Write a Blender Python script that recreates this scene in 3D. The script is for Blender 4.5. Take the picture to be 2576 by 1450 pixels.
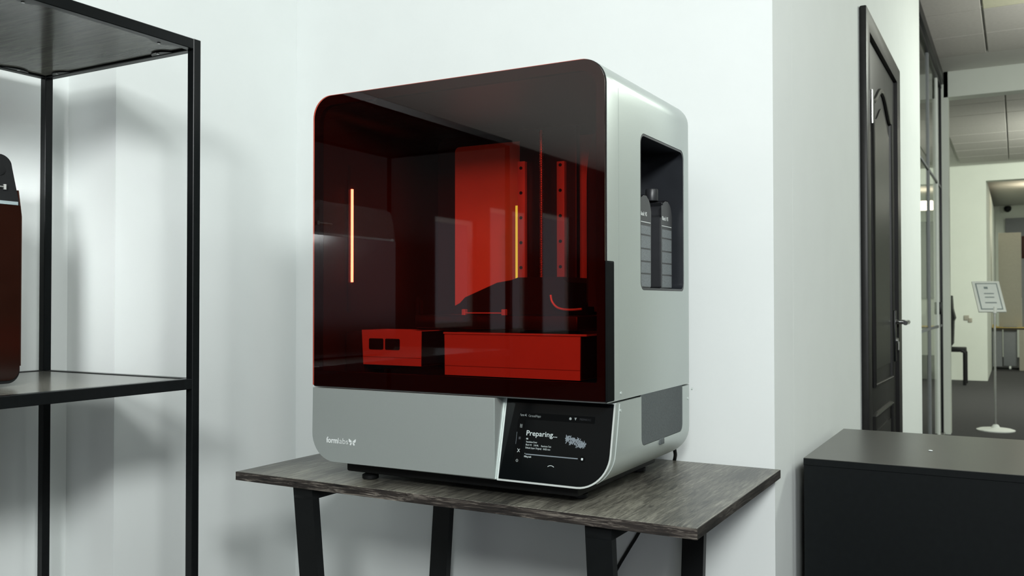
import bpy, bmesh, math, random
from mathutils import Vector, Matrix
random.seed(7)
S = bpy.context.scene
COL = S.collection
for o in list(bpy.data.objects):
    bpy.data.objects.remove(o)

# ---------------------------------------------------------------- camera
yaw, pit, rol = math.radians(29.15), math.radians(0.918), math.radians(-0.057)
fw = Vector((-math.sin(yaw)*math.cos(pit), math.cos(yaw)*math.cos(pit), math.sin(pit)))
rt = Vector((math.cos(yaw), math.sin(yaw), 0)); upv = rt.cross(fw)
R_ = rt*math.cos(rol)+upv*math.sin(rol); U_ = -rt*math.sin(rol)+upv*math.cos(rol)
cam_d = bpy.data.cameras.new('camera'); cam = bpy.data.objects.new('camera', cam_d); COL.objects.link(cam)
M3 = Matrix((R_, U_, -fw)).transposed()
cam.matrix_world = Matrix.Translation((0, 0, 1.12)) @ M3.to_4x4()
cam_d.sensor_width = 36; cam_d.lens = 2276.7/2576*36; cam_d.clip_start = 0.02; cam_d.clip_end = 100
cam_d.dof.use_dof = True; cam_d.dof.focus_distance = 1.85; cam_d.dof.aperture_fstop = 9.0
S.camera = cam

# ---------------------------------------------------------------- world, lights, exposure
S.view_settings.view_transform = 'Standard'; S.view_settings.look = 'None'
S.view_settings.gamma = 1; S.view_settings.use_curve_mapping = False
S.view_settings.exposure = 0.0
W = bpy.data.worlds.new('world'); S.world = W; W.use_nodes = True
W.node_tree.nodes['Background'].inputs[0].default_value = (0.80, 0.95, 1.0, 1)
W.node_tree.nodes['Background'].inputs[1].default_value = 0.06

def area(name, loc, aim, size, power, col, size_y=None, spread=180):
    d = bpy.data.lights.new(name, 'AREA'); d.energy = power; d.color = col
    d.shape = 'RECTANGLE' if size_y else 'SQUARE'; d.size = size
    if size_y: d.size_y = size_y
    d.spread = math.radians(spread)
    o = bpy.data.objects.new(name, d); COL.objects.link(o); o.location = loc
    o.rotation_euler = (Vector(aim)-Vector(loc)).to_track_quat('-Z', 'Y').to_euler()
    return o
area('key_lamp', (1.20, -0.62, 2.55), (-1.3, 1.9, 0.9), 0.48, 54, (0.96, 1.0, 0.985))
area('front_lamp', (0.65, -1.55, 2.30), (-1.4, 1.6, 0.8), 0.45, 62, (0.96, 1.0, 0.985))
area('rack_lamp', (-0.40, -0.35, 1.50), (-2.12, 1.34, 1.20), 0.16, 0.75, (0.97, 1.0, 0.99), spread=22)
area('overhead_fill_near', (-0.75, 0.25, 3.03), (-0.75, 0.5, 0), 1.0, 9, (0.92, 0.99, 1.0))  # added soft fill from above for walls and table, no fitting modelled
area('overhead_fill_right', (2.2, 1.2, 3.0), (1.2, 1.4, 0), 1.2, 26, (0.93, 1.0, 0.97))  # added fill brightening the door wall side, no known lamp there
area('corridor_lamp', (1.5, 5.5, 3.0), (1.2, 5.5, 0), 0.8, 90, (0.93, 1.0, 0.9))
area('corridor_ceiling_fill', (1.2, 6.4, 2.0), (1.2, 6.4, 3), 1.0, 32, (1.0, 1.0, 0.93))  # unseen upward fill added to brighten the corridor ceiling and header
area('far_room_ceiling_fill', (1.6, 11.5, 2.0), (1.6, 11.5, 3), 1.0, 45, (1.0, 1.0, 0.93))  # upward fill added for the far room ceiling, not a real fitting
area('far_room_lamp', (1.6, 11.0, 3.0), (0.2, 13.5, 0.8), 1.0, 230, (0.95, 1.0, 0.86))
area('end_room_lamp', (1.6, 18.0, 3.0), (1.0, 18, 0), 1.0, 40, (0.95, 1.0, 0.88))
area('rear_ceiling_fill', (-3.4, -5.6, 1.7), (-3.4, -5.6, 3), 3.6, 150, (1.0, 0.96, 0.94), 8.0)  # added upward light so the ceiling reflects brightly in the hood
area('rear_cool_fill', (2.6, -4.2, 1.7), (-0.8, 1.5, 1.1), 2.2, 32, (0.86, 0.90, 1.0), 1.6)  # added cool fill behind the camera, there is no window here

# ---------------------------------------------------------------- material helpers
def nodes(name):
    m = bpy.data.materials.new(name); m.use_nodes = True
    nt = m.node_tree; return m, nt, nt.nodes['Principled BSDF']
def mat(name, col, rough=0.5, metal=0.0, var=0.04, scale=30, bump=0.0, coat=0.0, spec=0.5, stretch=None):
    m, nt, b = nodes(name)
    tc = nt.nodes.new('ShaderNodeTexCoord'); mp = nt.nodes.new('ShaderNodeMapping')
    if stretch: mp.inputs['Scale'].default_value = stretch
    n = nt.nodes.new('ShaderNodeTexNoise'); n.inputs['Scale'].default_value = scale; n.inputs['Detail'].default_value = 4
    nt.links.new(tc.outputs['Object'], mp.inputs[0]); nt.links.new(mp.outputs[0], n.inputs['Vector'])
    r = nt.nodes.new('ShaderNodeValToRGB')
    c = Vector(col)
    r.color_ramp.elements[0].position = 0.3; r.color_ramp.elements[1].position = 0.7
    r.color_ramp.elements[0].color = (*(c*(1-var)), 1); r.color_ramp.elements[1].color = (*(c*(1+var)), 1)
    nt.links.new(n.outputs['Fac'], r.inputs[0]); nt.links.new(r.outputs[0], b.inputs['Base Color'])
    b.inputs['Roughness'].default_value = rough; b.inputs['Metallic'].default_value = metal
    b.inputs['Coat Weight'].default_value = coat; b.inputs['Specular IOR Level'].default_value = spec
    if bump:
        bp = nt.nodes.new('ShaderNodeBump'); bp.inputs['Strength'].default_value = bump; bp.inputs['Distance'].default_value = 0.002
        nt.links.new(n.outputs['Fac'], bp.inputs['Height']); nt.links.new(bp.outputs[0], b.inputs['Normal'])
    return m
def emis(name, col, strength):
    m, nt, b = nodes(name)
    b.inputs['Base Color'].default_value = (0.004, 0.004, 0.004, 1); b.inputs['Specular IOR Level'].default_value = 0.0
    b.inputs['Emission Color'].default_value = (*col, 1); b.inputs['Emission Strength'].default_value = strength
    return m
def wood(name, axis, dark, mid, light, rough=0.38, sc=1.0, bmp=0.25):
    """streaky dark laminate; axis = grain direction 0/1"""
    m, nt, b = nodes(name)
    L = nt.links
    tc = nt.nodes.new('ShaderNodeTexCoord'); mp = nt.nodes.new('ShaderNodeMapping')
    s = [120*sc, 120*sc, 120*sc]; s[axis] = 9*sc; mp.inputs['Scale'].default_value = s
    L.new(tc.outputs['Object'], mp.inputs[0])
    n1 = nt.nodes.new('ShaderNodeTexNoise'); n1.inputs['Scale'].default_value = 1.6; n1.inputs['Detail'].default_value = 9; n1.inputs['Roughness'].default_value = 0.72; n1.inputs['Distortion'].default_value = 0.9
    L.new(mp.outputs[0], n1.inputs['Vector'])
    mp2 = nt.nodes.new('ShaderNodeMapping'); s2 = [9*sc, 9*sc, 9*sc]; s2[axis] = 2.0*sc; mp2.inputs['Scale'].default_value = s2
    L.new(tc.outputs['Object'], mp2.inputs[0])
    n2 = nt.nodes.new('ShaderNodeTexNoise'); n2.inputs['Scale'].default_value = 1.0; n2.inputs['Detail'].default_value = 3
    L.new(mp2.outputs[0], n2.inputs['Vector'])
    mx = nt.nodes.new('ShaderNodeMath'); mx.operation = 'MULTIPLY_ADD'; mx.inputs[1].default_value = 0.45
    ad = nt.nodes.new('ShaderNodeMath'); ad.operation = 'MULTIPLY'; ad.inputs[1].default_value = 0.55
    L.new(n1.outputs['Fac'], ad.inputs[0]); L.new(n2.outputs['Fac'], mx.inputs[0]); L.new(ad.outputs[0], mx.inputs[2])
    r = nt.nodes.new('ShaderNodeValToRGB'); e = r.color_ramp.elements
    e[0].position = 0.40; e[0].color = (*dark, 1); e[1].position = 0.62; e[1].color = (*light, 1)
    k = e.new(0.5); k.color = (*mid, 1)
    L.new(mx.outputs[0], r.inputs[0]); L.new(r.outputs[0], b.inputs['Base Color'])
    b.inputs['Roughness'].default_value = rough
    bp = nt.nodes.new('ShaderNodeBump'); bp.inputs['Strength'].default_value = bmp; bp.inputs['Distance'].default_value = 0.0012
    L.new(n1.outputs['Fac'], bp.inputs['Height']); L.new(bp.outputs[0], b.inputs['Normal'])
    return m
def tinted(name, tint, rough=0.02, ior=1.49, gain=1.0):
    """thin sheet: tinted transmission plus a Fresnel mirror reflection"""
    m, nt, b = nodes(name); nt.nodes.remove(b)
    t = nt.nodes.new('ShaderNodeBsdfTransparent'); t.inputs[0].default_value = (*tint, 1)
    g = nt.nodes.new('ShaderNodeBsdfGlossy'); g.inputs['Roughness'].default_value = rough
    f = nt.nodes.new('ShaderNodeFresnel'); f.inputs['IOR'].default_value = ior
    ge = nt.nodes.new('ShaderNodeNewGeometry'); iv = nt.nodes.new('ShaderNodeMath'); iv.operation = 'SUBTRACT'; iv.inputs[0].default_value = 1.0; nt.links.new(ge.outputs['Backfacing'], iv.inputs[1])
    m2 = nt.nodes.new('ShaderNodeMath'); m2.operation = 'MULTIPLY'
    mu = nt.nodes.new('ShaderNodeMath'); mu.operation = 'MULTIPLY'; mu.inputs[1].default_value = gain; mu.use_clamp = True
    x = nt.nodes.new('ShaderNodeMixShader')
    nt.links.new(f.outputs[0], mu.inputs[0]); nt.links.new(mu.outputs[0], m2.inputs[0]); nt.links.new(iv.outputs[0], m2.inputs[1]); nt.links.new(m2.outputs[0], x.inputs[0])
    nt.links.new(t.outputs[0], x.inputs[1]); nt.links.new(g.outputs[0], x.inputs[2])
    nt.links.new(x.outputs[0], nt.nodes['Material Output'].inputs[0])
    return m

M = dict(
    wall=mat('white_wall_paint', (0.79, 0.822, 0.812), 0.65, var=0.012, scale=6, bump=0.04),
    wallhall=mat('hall_wall_paint', (0.72, 0.76, 0.69), 0.7, var=0.015, scale=5),
    darkwall=mat('dark_grey_paint', (0.035, 0.036, 0.038), 0.8),
    ceil=mat('ceiling_paint', (0.62, 0.62, 0.58), 0.85, var=0.02, scale=8),
    tile=mat('ceiling_tile', (0.52, 0.51, 0.47), 0.9, var=0.05, scale=40),
    tile2=mat('ceiling_tile_yellowed', (0.62, 0.62, 0.46), 0.9, var=0.05, scale=40),
    grid=mat('ceiling_joint', (0.26, 0.235, 0.235), 0.9),
    carpet=mat('charcoal_carpet', (0.040, 0.039, 0.042), 0.95, var=0.2, scale=90, bump=0.3),
    silver=mat('silver_paint', (0.50, 0.55, 0.53), 0.34, metal=0.5, var=0.015, scale=500, bump=0.03),
    silver_edge=mat('silver_edge', (0.72, 0.78, 0.76), 0.3, metal=0.5, var=0.01),
    black=mat('black_plastic', (0.006, 0.007, 0.0075), 0.32, var=0.1, spec=0.3),
    blackmatt=mat('black_matt_plastic', (0.007, 0.0075, 0.008), 0.6, var=0.1, scale=200, spec=0.25),
    screen=mat('display_glass', (0.003, 0.004, 0.0045), 0.08, var=0.05, spec=0.1),
    chamber=mat('dark_chamber_metal', (0.022, 0.021, 0.020), 0.45, var=0.05),
    tower=mat('dark_tower_metal', (0.014, 0.014, 0.014), 0.35, var=0.05),
    lightpanel=mat('pale_grey_panel', (0.88, 0.86, 0.84), 0.5, var=0.02),
    tank=mat('pale_grey_tank', (0.50, 0.49, 0.48), 0.5, var=0.02),
    steel=mat('brushed_steel', (0.62, 0.62, 0.60), 0.28, metal=0.9, var=0.05, scale=60),
    chrome=mat('chrome', (0.75, 0.76, 0.75), 0.12, metal=1.0),
    blackpowder=mat('black_powder_coat', (0.005, 0.006, 0.0065), 0.30, var=0.15, scale=120, bump=0.03, spec=0.2),
    tableleg=mat('black_leg_paint', (0.006, 0.007, 0.0075), 0.45, var=0.1, spec=0.25),
    cab=mat('black_laminate', (0.0045, 0.006, 0.0065), 0.55, var=0.12, scale=80, bump=0.04, spec=0.15),
    cabtop=mat('dark_grey_laminate', (0.072, 0.071, 0.064), 0.30, var=0.04, scale=10, spec=0.8),
    door=mat('dark_brown_door_paint', (0.012, 0.0115, 0.0115), 0.38, var=0.15, scale=20, spec=0.28),
    vent=mat('grey_mesh_fabric', (0.085, 0.098, 0.102), 0.7, var=0.12, scale=260, bump=0.3),
    bay=mat('charcoal_plastic', (0.016, 0.018, 0.022), 0.35, var=0.1),
    bottle=mat('charcoal_bottle', (0.022, 0.023, 0.026), 0.38, var=0.1),
    labelgrey=mat('label_print_grey', (0.17, 0.19, 0.20), 0.6, var=0.45, scale=900),
    white=mat('white_print', (0.80, 0.84, 0.83), 0.5, var=0.02),
    whiteplastic=mat('white_plastic', (0.86, 0.89, 0.85), 0.45, var=0.02),
    paper=mat('paper_sheet', (0.84, 0.88, 0.86), 0.6, var=0.02),
    greyline=mat('grey_print', (0.23, 0.28, 0.29), 0.6),
    beige=mat('beige_board', (0.36, 0.34, 0.28), 0.7, var=0.03),
    greyboard=mat('grey_board', (0.20, 0.21, 0.22), 0.6, var=0.04),
    orange=mat('dark_orange_acrylic', (0.012, 0.0035, 0.002), 0.12, var=0.1),
    brown=mat('brown_edge', (0.03, 0.008, 0.004), 0.5, var=0.1, spec=0.2),
    grip=mat('black_rubber', (0.006, 0.007, 0.0075), 0.7, var=0.1, spec=0.05),
    rail=mat('satin_rail_metal', (0.75, 0.74, 0.72), 0.45, metal=0.3, var=0.03),
    yellow=mat('yellow_card', (0.60, 0.42, 0.08), 0.6),
    led=emis('warm_led_strip', (1.0, 0.42, 0.30), 16.0),
    yglow=emis('yellow_reflection_glow', (0.30, 1.0, 0.13), 3.4),  # emission imitating a yellow reflection, greenish to read yellow through the pane
    ui=emis('screen_white', (0.80, 0.93, 0.92), 0.75),
    ui2=emis('screen_grey', (0.50, 0.60, 0.66), 0.42),
    ui3=emis('screen_dim', (0.5, 0.55, 0.6), 0.11),
    ui4=emis('screen_panel', (0.4, 0.55, 0.6), 0.003),
    lampglow=emis('lamp_glow', (1.0, 0.88, 0.66), 6.0),
    sky=emis('daylight_pane', (0.90, 0.92, 1.0), 0.42),
    pane=tinted('orange_acrylic', (0.84, 0.36, 0.30), gain=1.7, ior=1.49),
    glass=tinted('clear_glass', (0.93, 0.95, 0.93), gain=1.0, ior=1.5, rough=0.01),
)
M['woodtop'] = wood('dark_oak_laminate_top', 1, (0.034, 0.034, 0.031), (0.130, 0.124, 0.104), (0.33, 0.32, 0.265), 0.33)
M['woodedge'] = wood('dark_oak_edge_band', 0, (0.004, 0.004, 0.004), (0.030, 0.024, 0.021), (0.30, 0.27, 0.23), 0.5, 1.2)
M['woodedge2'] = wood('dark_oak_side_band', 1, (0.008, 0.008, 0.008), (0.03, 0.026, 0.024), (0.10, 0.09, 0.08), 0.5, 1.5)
M['woodshelf'] = wood('grey_oak_shelf_board', 0, (0.11, 0.108, 0.098), (0.20, 0.195, 0.17), (0.33, 0.32, 0.275), 0.16, 0.55, 0.03)

# ---------------------------------------------------------------- object helpers
class Thing:
    def __init__(s, name, loc, label=None, cat=None, group=None, kind=None):
        s.o = bpy.data.objects.new(name, None); COL.objects.link(s.o); s.o.empty_display_size = 0.05
        s.o.location = loc; s.loc = Vector(loc); s.root = s
        if label: s.o['label'] = label
        if cat: s.o['category'] = cat
        if group: s.o['group'] = group
        if kind: s.o['kind'] = kind
def finish(bm, smooth=True, ang=32):
    bmesh.ops.recalc_face_normals(bm, faces=bm.faces)
    if smooth:
        a = math.radians(ang)
        for f in bm.faces: f.smooth = True
        for e in bm.edges:
            if len(e.link_faces) == 2: e.smooth = e.calc_face_angle(0) < a
            else: e.smooth = False
def link_mesh(name, me, m, parent, off):
    o = bpy.data.objects.new(name, me); COL.objects.link(o)
    if m and not me.materials: me.materials.append(m)
    if parent is not None: o.parent = parent
    return o
class Part:
    def __init__(s, o, root): s.o = o; s.root = root; s.loc = root.loc
def part(name, bm, m, parent, label=None, kind=None, smooth=True, ang=32):
    """bm in world coordinates; stored relative to the thing's base"""
    root = parent.root
    bmesh.ops.translate(bm, verts=bm.verts, vec=-root.loc)
    finish(bm, smooth, ang)
    me = bpy.data.meshes.new(name); bm.to_mesh(me); bm.free()
    o = link_mesh(name, me, M[m] if isinstance(m, str) else m, parent.o, None)
    if label: o['label'] = label
    if kind: o['kind'] = kind
    return Part(o, root)
def struct(name, bm, m, loc=(0, 0, 0), parent=None):
    l = Vector(loc)
    bmesh.ops.translate(bm, verts=bm.verts, vec=-l); finish(bm)
    me = bpy.data.meshes.new(name); bm.to_mesh(me); bm.free()
    o = link_mesh(name, me, M[m], parent, None); o.location = l
    if parent is None: o['kind'] = 'structure'
    return o
def solo(name, bm, m, loc, label, cat, group=None):
    l = Vector(loc); bmesh.ops.translate(bm, verts=bm.verts, vec=-l); finish(bm)
    me = bpy.data.meshes.new(name); bm.to_mesh(me); bm.free()
    o = link_mesh(name, me, M[m], None, None); o.location = l; o['label'] = label; o['category'] = cat
    if group: o['group'] = group
    return o
def box(bm, x0, x1, y0, y1, z0, z1, bev=0.0, seg=2):
    vs = [bm.verts.new((x, y, z)) for x in (x0, x1) for y in (y0, y1) for z in (z0, z1)]
    F = [(0, 1, 3, 2), (4, 6, 7, 5), (0, 4, 5, 1), (2, 3, 7, 6), (0, 2, 6, 4), (1, 5, 7, 3)]
    fs = [bm.faces.new([vs[i] for i in f]) for f in F]
    if bev:
        es = {e for f in fs for e in f.edges}
        bmesh.ops.bevel(bm, geom=list(es), offset=bev, segments=seg, profile=0.5, affect='EDGES')
    return bm
def B(*a, **k): return box(bmesh.new(), *a, **k)
def poly(pts, plane, a, b, bm=None, cap=True):
    """extrude a 2D outline. plane 'xz' -> along y a..b ; 'yz' -> along x a..b ; 'xy' -> along z"""
    bm = bm or bmesh.new()
    def P(p, t):
        return {'xz': (p[0], t, p[1]), 'yz': (t, p[0], p[1]), 'xy': (p[0], p[1], t)}[plane]
    A = [bm.verts.new(P(p, a)) for p in pts]; Bv = [bm.verts.new(P(p, b)) for p in pts]
    n = len(pts)
    for i in range(n):
        bm.faces.new((A[i], A[(i+1) % n], Bv[(i+1) % n], Bv[i]))
    if cap: bm.faces.new(A[::-1]); bm.faces.new(Bv)
    return bm
def rrect(x0, x1, z0, z1, rbl, rbr, rtr, rtl, n=8):
    out = []
    for cx, cz, r, a0 in ((x0+rbl, z0+rbl, rbl, 180), (x1-rbr, z0+rbr, rbr, 270), (x1-rtr, z1-rtr, rtr, 0), (x0+rtl, z1-rtl, rtl, 90)):
        if r <= 1e-6: out.append((cx, cz)); continue
        for k in range(n+1):
            a = math.radians(a0+90*k/n); out.append((cx+r*math.cos(a), cz+r*math.sin(a)))
    return out
def cyl(bm, p, q, r, n=16, r2=None, cap=True):
    p, q = Vector(p), Vector(q); d = (q-p).normalized()
    u = d.orthogonal().normalized(); v = d.cross(u); r2 = r if r2 is None else r2
    A = [bm.verts.new(p+(u*math.cos(2*math.pi*i/n)+v*math.sin(2*math.pi*i/n))*r) for i in range(n)]
    C = [bm.verts.new(q+(u*math.cos(2*math.pi*i/n)+v*math.sin(2*math.pi*i/n))*r2) for i in range(n)]
    for i in range(n): bm.faces.new((A[i], A[(i+1) % n], C[(i+1) % n], C[i]))
    if cap: bm.faces.new(A[::-1]); bm.faces.new(C)
    return bm
def tube(bm, pts, r, n=10, closed=False):
    pts = [Vector(p) for p in pts]; N = len(pts); rings = []; u = None
    for i, p in enumerate(pts):
        if closed: t = (pts[(i+1) % N]-pts[i-1]).normalized()
        else: t = (pts[min(i+1, N-1)]-pts[max(i-1, 0)]).normalized()
        u = t.orthogonal().normalized() if u is None else (u-t*u.dot(t)).normalized()
        v = t.cross(u)
        rings.append([bm.verts.new(p+(u*math.cos(2*math.pi*k/n)+v*math.sin(2*math.pi*k/n))*r) for k in range(n)])
    for i in range(N if closed else N-1):
        a, b = rings[i], rings[(i+1) % N]
        for k in range(n): bm.faces.new((a[k], a[(k+1) % n], b[(k+1) % n], b[k]))
    if not closed: bm.faces.new(rings[0][::-1]); bm.faces.new(rings[-1])
    return bm
def smooth_path(pts, n=8):
    P = [Vector(p) for p in pts]; P = [P[0]]+P+[P[-1]]; out = []
    for i in range(1, len(P)-2):
        for k in range(n):
            t = k/n; a, b, c, d = P[i-1:i+3]
            out.append(0.5*((2*b)+(c-a)*t+(2*a-5*b+4*c-d)*t*t+(3*b-a-3*c+d)*t**3))
    out.append(P[-2]); return out
def lathe(bm, prof, c, n=24):
    rings = []
    for r, z in prof:
        rings.append([bm.verts.new((c[0]+r*math.cos(2*math.pi*k/n), c[1]+r*math.sin(2*math.pi*k/n), c[2]+z)) for k in range(n)])
    for a, b in zip(rings, rings[1:]):
        for k in range(n): bm.faces.new((a[k], a[(k+1) % n], b[(k+1) % n], b[k]))
    bm.faces.new(rings[0][::-1]); bm.faces.new(rings[-1]); return bm
def boolean(bm, cutters, op='DIFFERENCE'):
    me = bpy.data.meshes.new('tmp'); bmesh.ops.recalc_face_normals(bm, faces=bm.faces); bm.to_mesh(me); bm.free()
    o = bpy.data.objects.new('tmp', me); COL.objects.link(o); cs = []
    for c in cutters:
        cm = bpy.data.meshes.new('tmpc'); bmesh.ops.recalc_face_normals(c, faces=c.faces); c.to_mesh(cm); c.free()
        co = bpy.data.objects.new('tmpc', cm); COL.objects.link(co); cs.append(co)
        md = o.modifiers.new('b', 'BOOLEAN'); md.operation = op; md.object = co; md.solver = 'EXACT'
    dg = bpy.context.evaluated_depsgraph_get(); ev = o.evaluated_get(dg)
    out = bmesh.new(); out.from_mesh(ev.to_mesh()); ev.to_mesh_clear()
    for x in [o]+cs:
        d = x.data; bpy.data.objects.remove(x); bpy.data.meshes.remove(d)
    return out
def text_bm(s, size, bold=0.0, align='LEFT', depth=0.0):
    cu = bpy.data.curves.new('t', 'FONT'); cu.body = s; cu.size = size; cu.offset = bold; cu.align_x = align
    cu.extrude = depth; cu.resolution_u = 3
    o = bpy.data.objects.new('t', cu); COL.objects.link(o)
    dg = bpy.context.evaluated_depsgraph_get(); me = bpy.data.meshes.new_from_object(o.evaluated_get(dg))
    bm = bmesh.new(); bm.from_mesh(me)
    bpy.data.objects.remove(o); bpy.data.curves.remove(cu); bpy.data.meshes.remove(me)
    return bm
def place(bm, origin, ux, uy, w=None):
    """map local x,y(,z) onto world vectors; w = wanted width"""
    ux, uy = Vector(ux).normalized(), Vector(uy).normalized(); uz = ux.cross(uy)
    if w:
        xs = [v.co.x for v in bm.verts]; k = w/(max(xs)-min(xs)); x0 = min(xs)
        for v in bm.verts: v.co.x = (v.co.x-x0)*k
    for v in bm.verts:
        c = v.co.copy(); v.co = Vector(origin)+ux*c.x+uy*c.y+uz*c.z
    return bm
def merge(bms):
    out = bmesh.new()
    for b in bms:
        me = bpy.data.meshes.new('m'); b.to_mesh(me); b.free(); out.from_mesh(me); bpy.data.meshes.remove(me)
    return out

# ================================================================ THE SETTING
H = 3.06
struct('floor', B(-5.6, 4.1, -10.1, 24, -0.1, 0), 'carpet')
ce = struct('ceiling', B(-5.6, 4.1, -10.1, 24, H+0.02, H+0.12), 'ceil')
struct('wall_back', B(-2.3, -0.4761, 2.06, 2.26, 0, H+0.02), 'wall')
struct('wall_door', B(-0.676, -0.476, 2.2601, 5.65, 0, H+0.02), 'wall')
struct('wall_left_near', B(-2.3, -1.892, 1.434, 2.0599, 0, H+0.02), 'wall')
struct('wall_left_recess', B(-2.3, -2.0720, 0.72, 1.4339, 0, H+0.02), 'wall')
# dark side wall with three daylight windows, seen only mirrored in the hood
wl = boolean(B(-5.6, -5.4, -10, 24, 0, H+0.02), [B(-5.8, -5.2, -5.95, -5.1, 0.85, 2.05), B(-5.8, -5.2, -7.2, -6.25, 0.75, 2.25), B(-5.8, -5.2, -8.5, -7.6, 0.68, 2.3)])
struct('wall_left', wl, 'darkwall')
for i, (a, b, c, d) in enumerate(((-5.95, -5.1, 0.85, 2.05), (-7.2, -6.25, 0.75, 2.25), (-8.5, -7.6, 0.68, 2.3))):
    w = Thing('window_%d' % (i+2), (-5.5, (a+b)/2, c), kind='structure')
    fr = boolean(B(-5.54, -5.46, a, b, c, d), [B(-5.6, -5.4, a+0.05, b-0.05, c+0.05, d-0.05)])
    part('window_frame', fr, 'whiteplastic', w)
    part('pane', B(-5.51, -5.50, a+0.05, b-0.05, c+0.05, d-0.05), 'sky', w)
struct('wall_rear', B(-5.4, 4.0, -10.1, -10, 0, H+0.02), 'darkwall')
struct('wall_right', B(4.0, 4.1, -10, 24, 0, H+0.02), 'wallhall')
# corridor header beam and jamb, far wall, end wall
hd = merge([B(-0.53, 4.0, 8.5, 8.65, 2.862, H+0.02), B(-0.553, -0.497, 8.5, 8.66, 0, H+0.02)])
struct('wall_header', hd, 'wallhall')
fwall = poly([(-4, 0), (-0.37, 0), (-0.37, 2.846), (4.0, 2.846), (4.0, H+0.02), (-4, H+0.02)], 'xz', 14.5, 14.7)
fwall = merge([fwall, B(-0.47, -0.3702, 14.7, 21.0, 0, 2.92)])
struct('wall_far', fwall, 'wallhall')
struct('wall_end', B(-0.47, 4.0, 21.0, 21.1, 0, H+0.02), 'wallhall')
struct('wall_side_room', B(-3.1, -3.0, 2.3, 14.5, 0, H+0.02), 'wallhall')
# suspended ceiling tiles, one object each
def tiles(x0, y0, nx, ny, ymax):
    src = {}
    for j in range(ny):
        for i in range(nx):
            xa, ya = x0+0.6*i, y0+0.6*j
            hx = 0.588
            yel = (i == 1 and y0 < 8 and j <= 2)
            kx = 'tile2' if yel else 'tile'
            if kx not in src:
                bm = bmesh.new(); box(bm, 0, hx, 0, 0.588, 0, 0.018, 0.004, 1); finish(bm)
                me = bpy.data.meshes.new('ceiling_tile'); bm.to_mesh(me); bm.free(); me.materials.append(M[kx]); src[kx] = me
            if ya+0.588 > ymax: continue
            o = bpy.data.objects.new('ceiling_tile', src[kx]); COL.objects.link(o)
            o.parent = ce; o.location = (xa+0.006, ya+0.006, H-0.001)
tiles(-0.785+0.0, 4.925, 4, 6, 8.5)
tiles(-0.68, 8.70, 4, 10, 14.5)

# glazed sliding partition beyond the wall end
g = Thing('window_1', (-0.56, 7.0, 0), kind='structure')
part('top_track', merge([B(-0.60, -0.525, 5.652, 8.498, 2.975, H-0.004, bev=0.003), B(-0.575, -0.545, 5.652, 8.498, 2.94, 2.975)]), 'black', g)
part('bottom_track', B(-0.585, -0.535, 5.652, 8.498, 0.0, 0.02), 'steel', g)
for k, (a, b) in enumerate(((5.655, 7.20), (7.26, 8.05), (8.10, 8.44))):
    part('glass_pane', B(-0.565, -0.557, a, b, 0.022, 2.94), 'glass', g)
for y, w, m_ in ((7.20, 0.06, 'greyboard'), (8.05, 0.05, 'whiteplastic'), (8.44, 0.055, 'black')):
    part('mullion', B(-0.572, -0.548, y+0.001, y+w-0.001, 0.021, 2.939), m_, g)
for z in (0.915, 2.08):
    part('glazing_bar', B(-0.556, -0.550, 5.66, 8.43, z, z+0.018), 'greyboard', g)
part('pull_handle', B(-0.549, -0.530, 8.06, 8.10, 1.02, 1.12, bev=0.004), 'black', g)

# the dark panelled door in the right hand wall
XW = -0.476
d = Thing('door_1', (XW, 3.87, 0), kind='structure')
def ring_yz(y0, y1, z0, z1, w, x0, x1):
    b = boolean(B(x0, x1, y0, y1, z0, z1), [B(x0-0.1, x1+0.1, y0+w, y1-w, z0-0.1, z1-w)]); return b
part('door_frame', boolean(B(XW+0.001, XW+0.026, 3.353, 4.392, 0, 2.162, bev=0.006), [B(XW-0.1, XW+0.1, 3.43, 4.275, -0.1, 2.085)]), 'door', d)
leaf = part('door_leaf', B(XW+0.001, XW+0.012, 3.432, 4.273, 0.008, 2.083, bev=0.002), 'door', d)
def panel_pts(arch, y0, y1, z0, z1, n=14):
    P = [(y0, z0), (y1, z0)]
    for k in range(n+1):
        t = k/n; y = y1+(y0-y1)*t
        P.append((y, z1+arch*0.5*(1-math.cos(2*math.pi*t))))
    return P
for (z0, z1, ar) in ((0.81, 1.865, 0.085), (0.14, 0.70, 0.0)):
    P = panel_pts(ar, 3.555, 4.09, z0, z1)
    part('panel_moulding', tube(bmesh.new(), [(XW+0.014, y, z) for y, z in P], 0.011, 8, closed=True), 'door', d)
    Q = panel_pts(ar*0.9, 3.61, 4.035, z0+0.06, z1-0.06)
    pn = poly(Q, 'yz', XW+0.012, XW+0.018)
    part('raised_panel', pn, 'door', d)
hb = bmesh.new(); cyl(hb, (XW+0.031, 3.442, 1.76), (XW+0.031, 3.442, 1.88), 0.005, 10)
box(hb, XW+0.012, XW+0.024, 3.437, 3.440, 1.78, 1.86)
part('hinge', hb, 'steel', d)
pl = part('handle_plate', B(XW+0.0125, XW+0.022, 4.185, 4.225, 0.865, 1.085, bev=0.003), 'black', d, label='black plate with chrome rim')
lv = bmesh.new(); cyl(lv, (XW+0.022, 4.205, 1.035), (XW+0.075, 4.205, 1.035), 0.010, 12)
tube(lv, [(XW+0.068, 4.215, 1.035), (XW+0.070, 4.16, 1.035), (XW+0.070, 4.09, 1.033)], 0.010, 10)
part('lever', lv, 'chrome', pl)
kb = bmesh.new(); cyl(kb, (XW+0.022, 4.205, 0.955), (XW+0.030, 4.205, 0.955), 0.011, 14); box(kb, XW+0.03, XW+0.034, 4.195, 4.215, 0.915, 0.95)
part('key_cylinder', kb, 'steel', pl)

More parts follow.
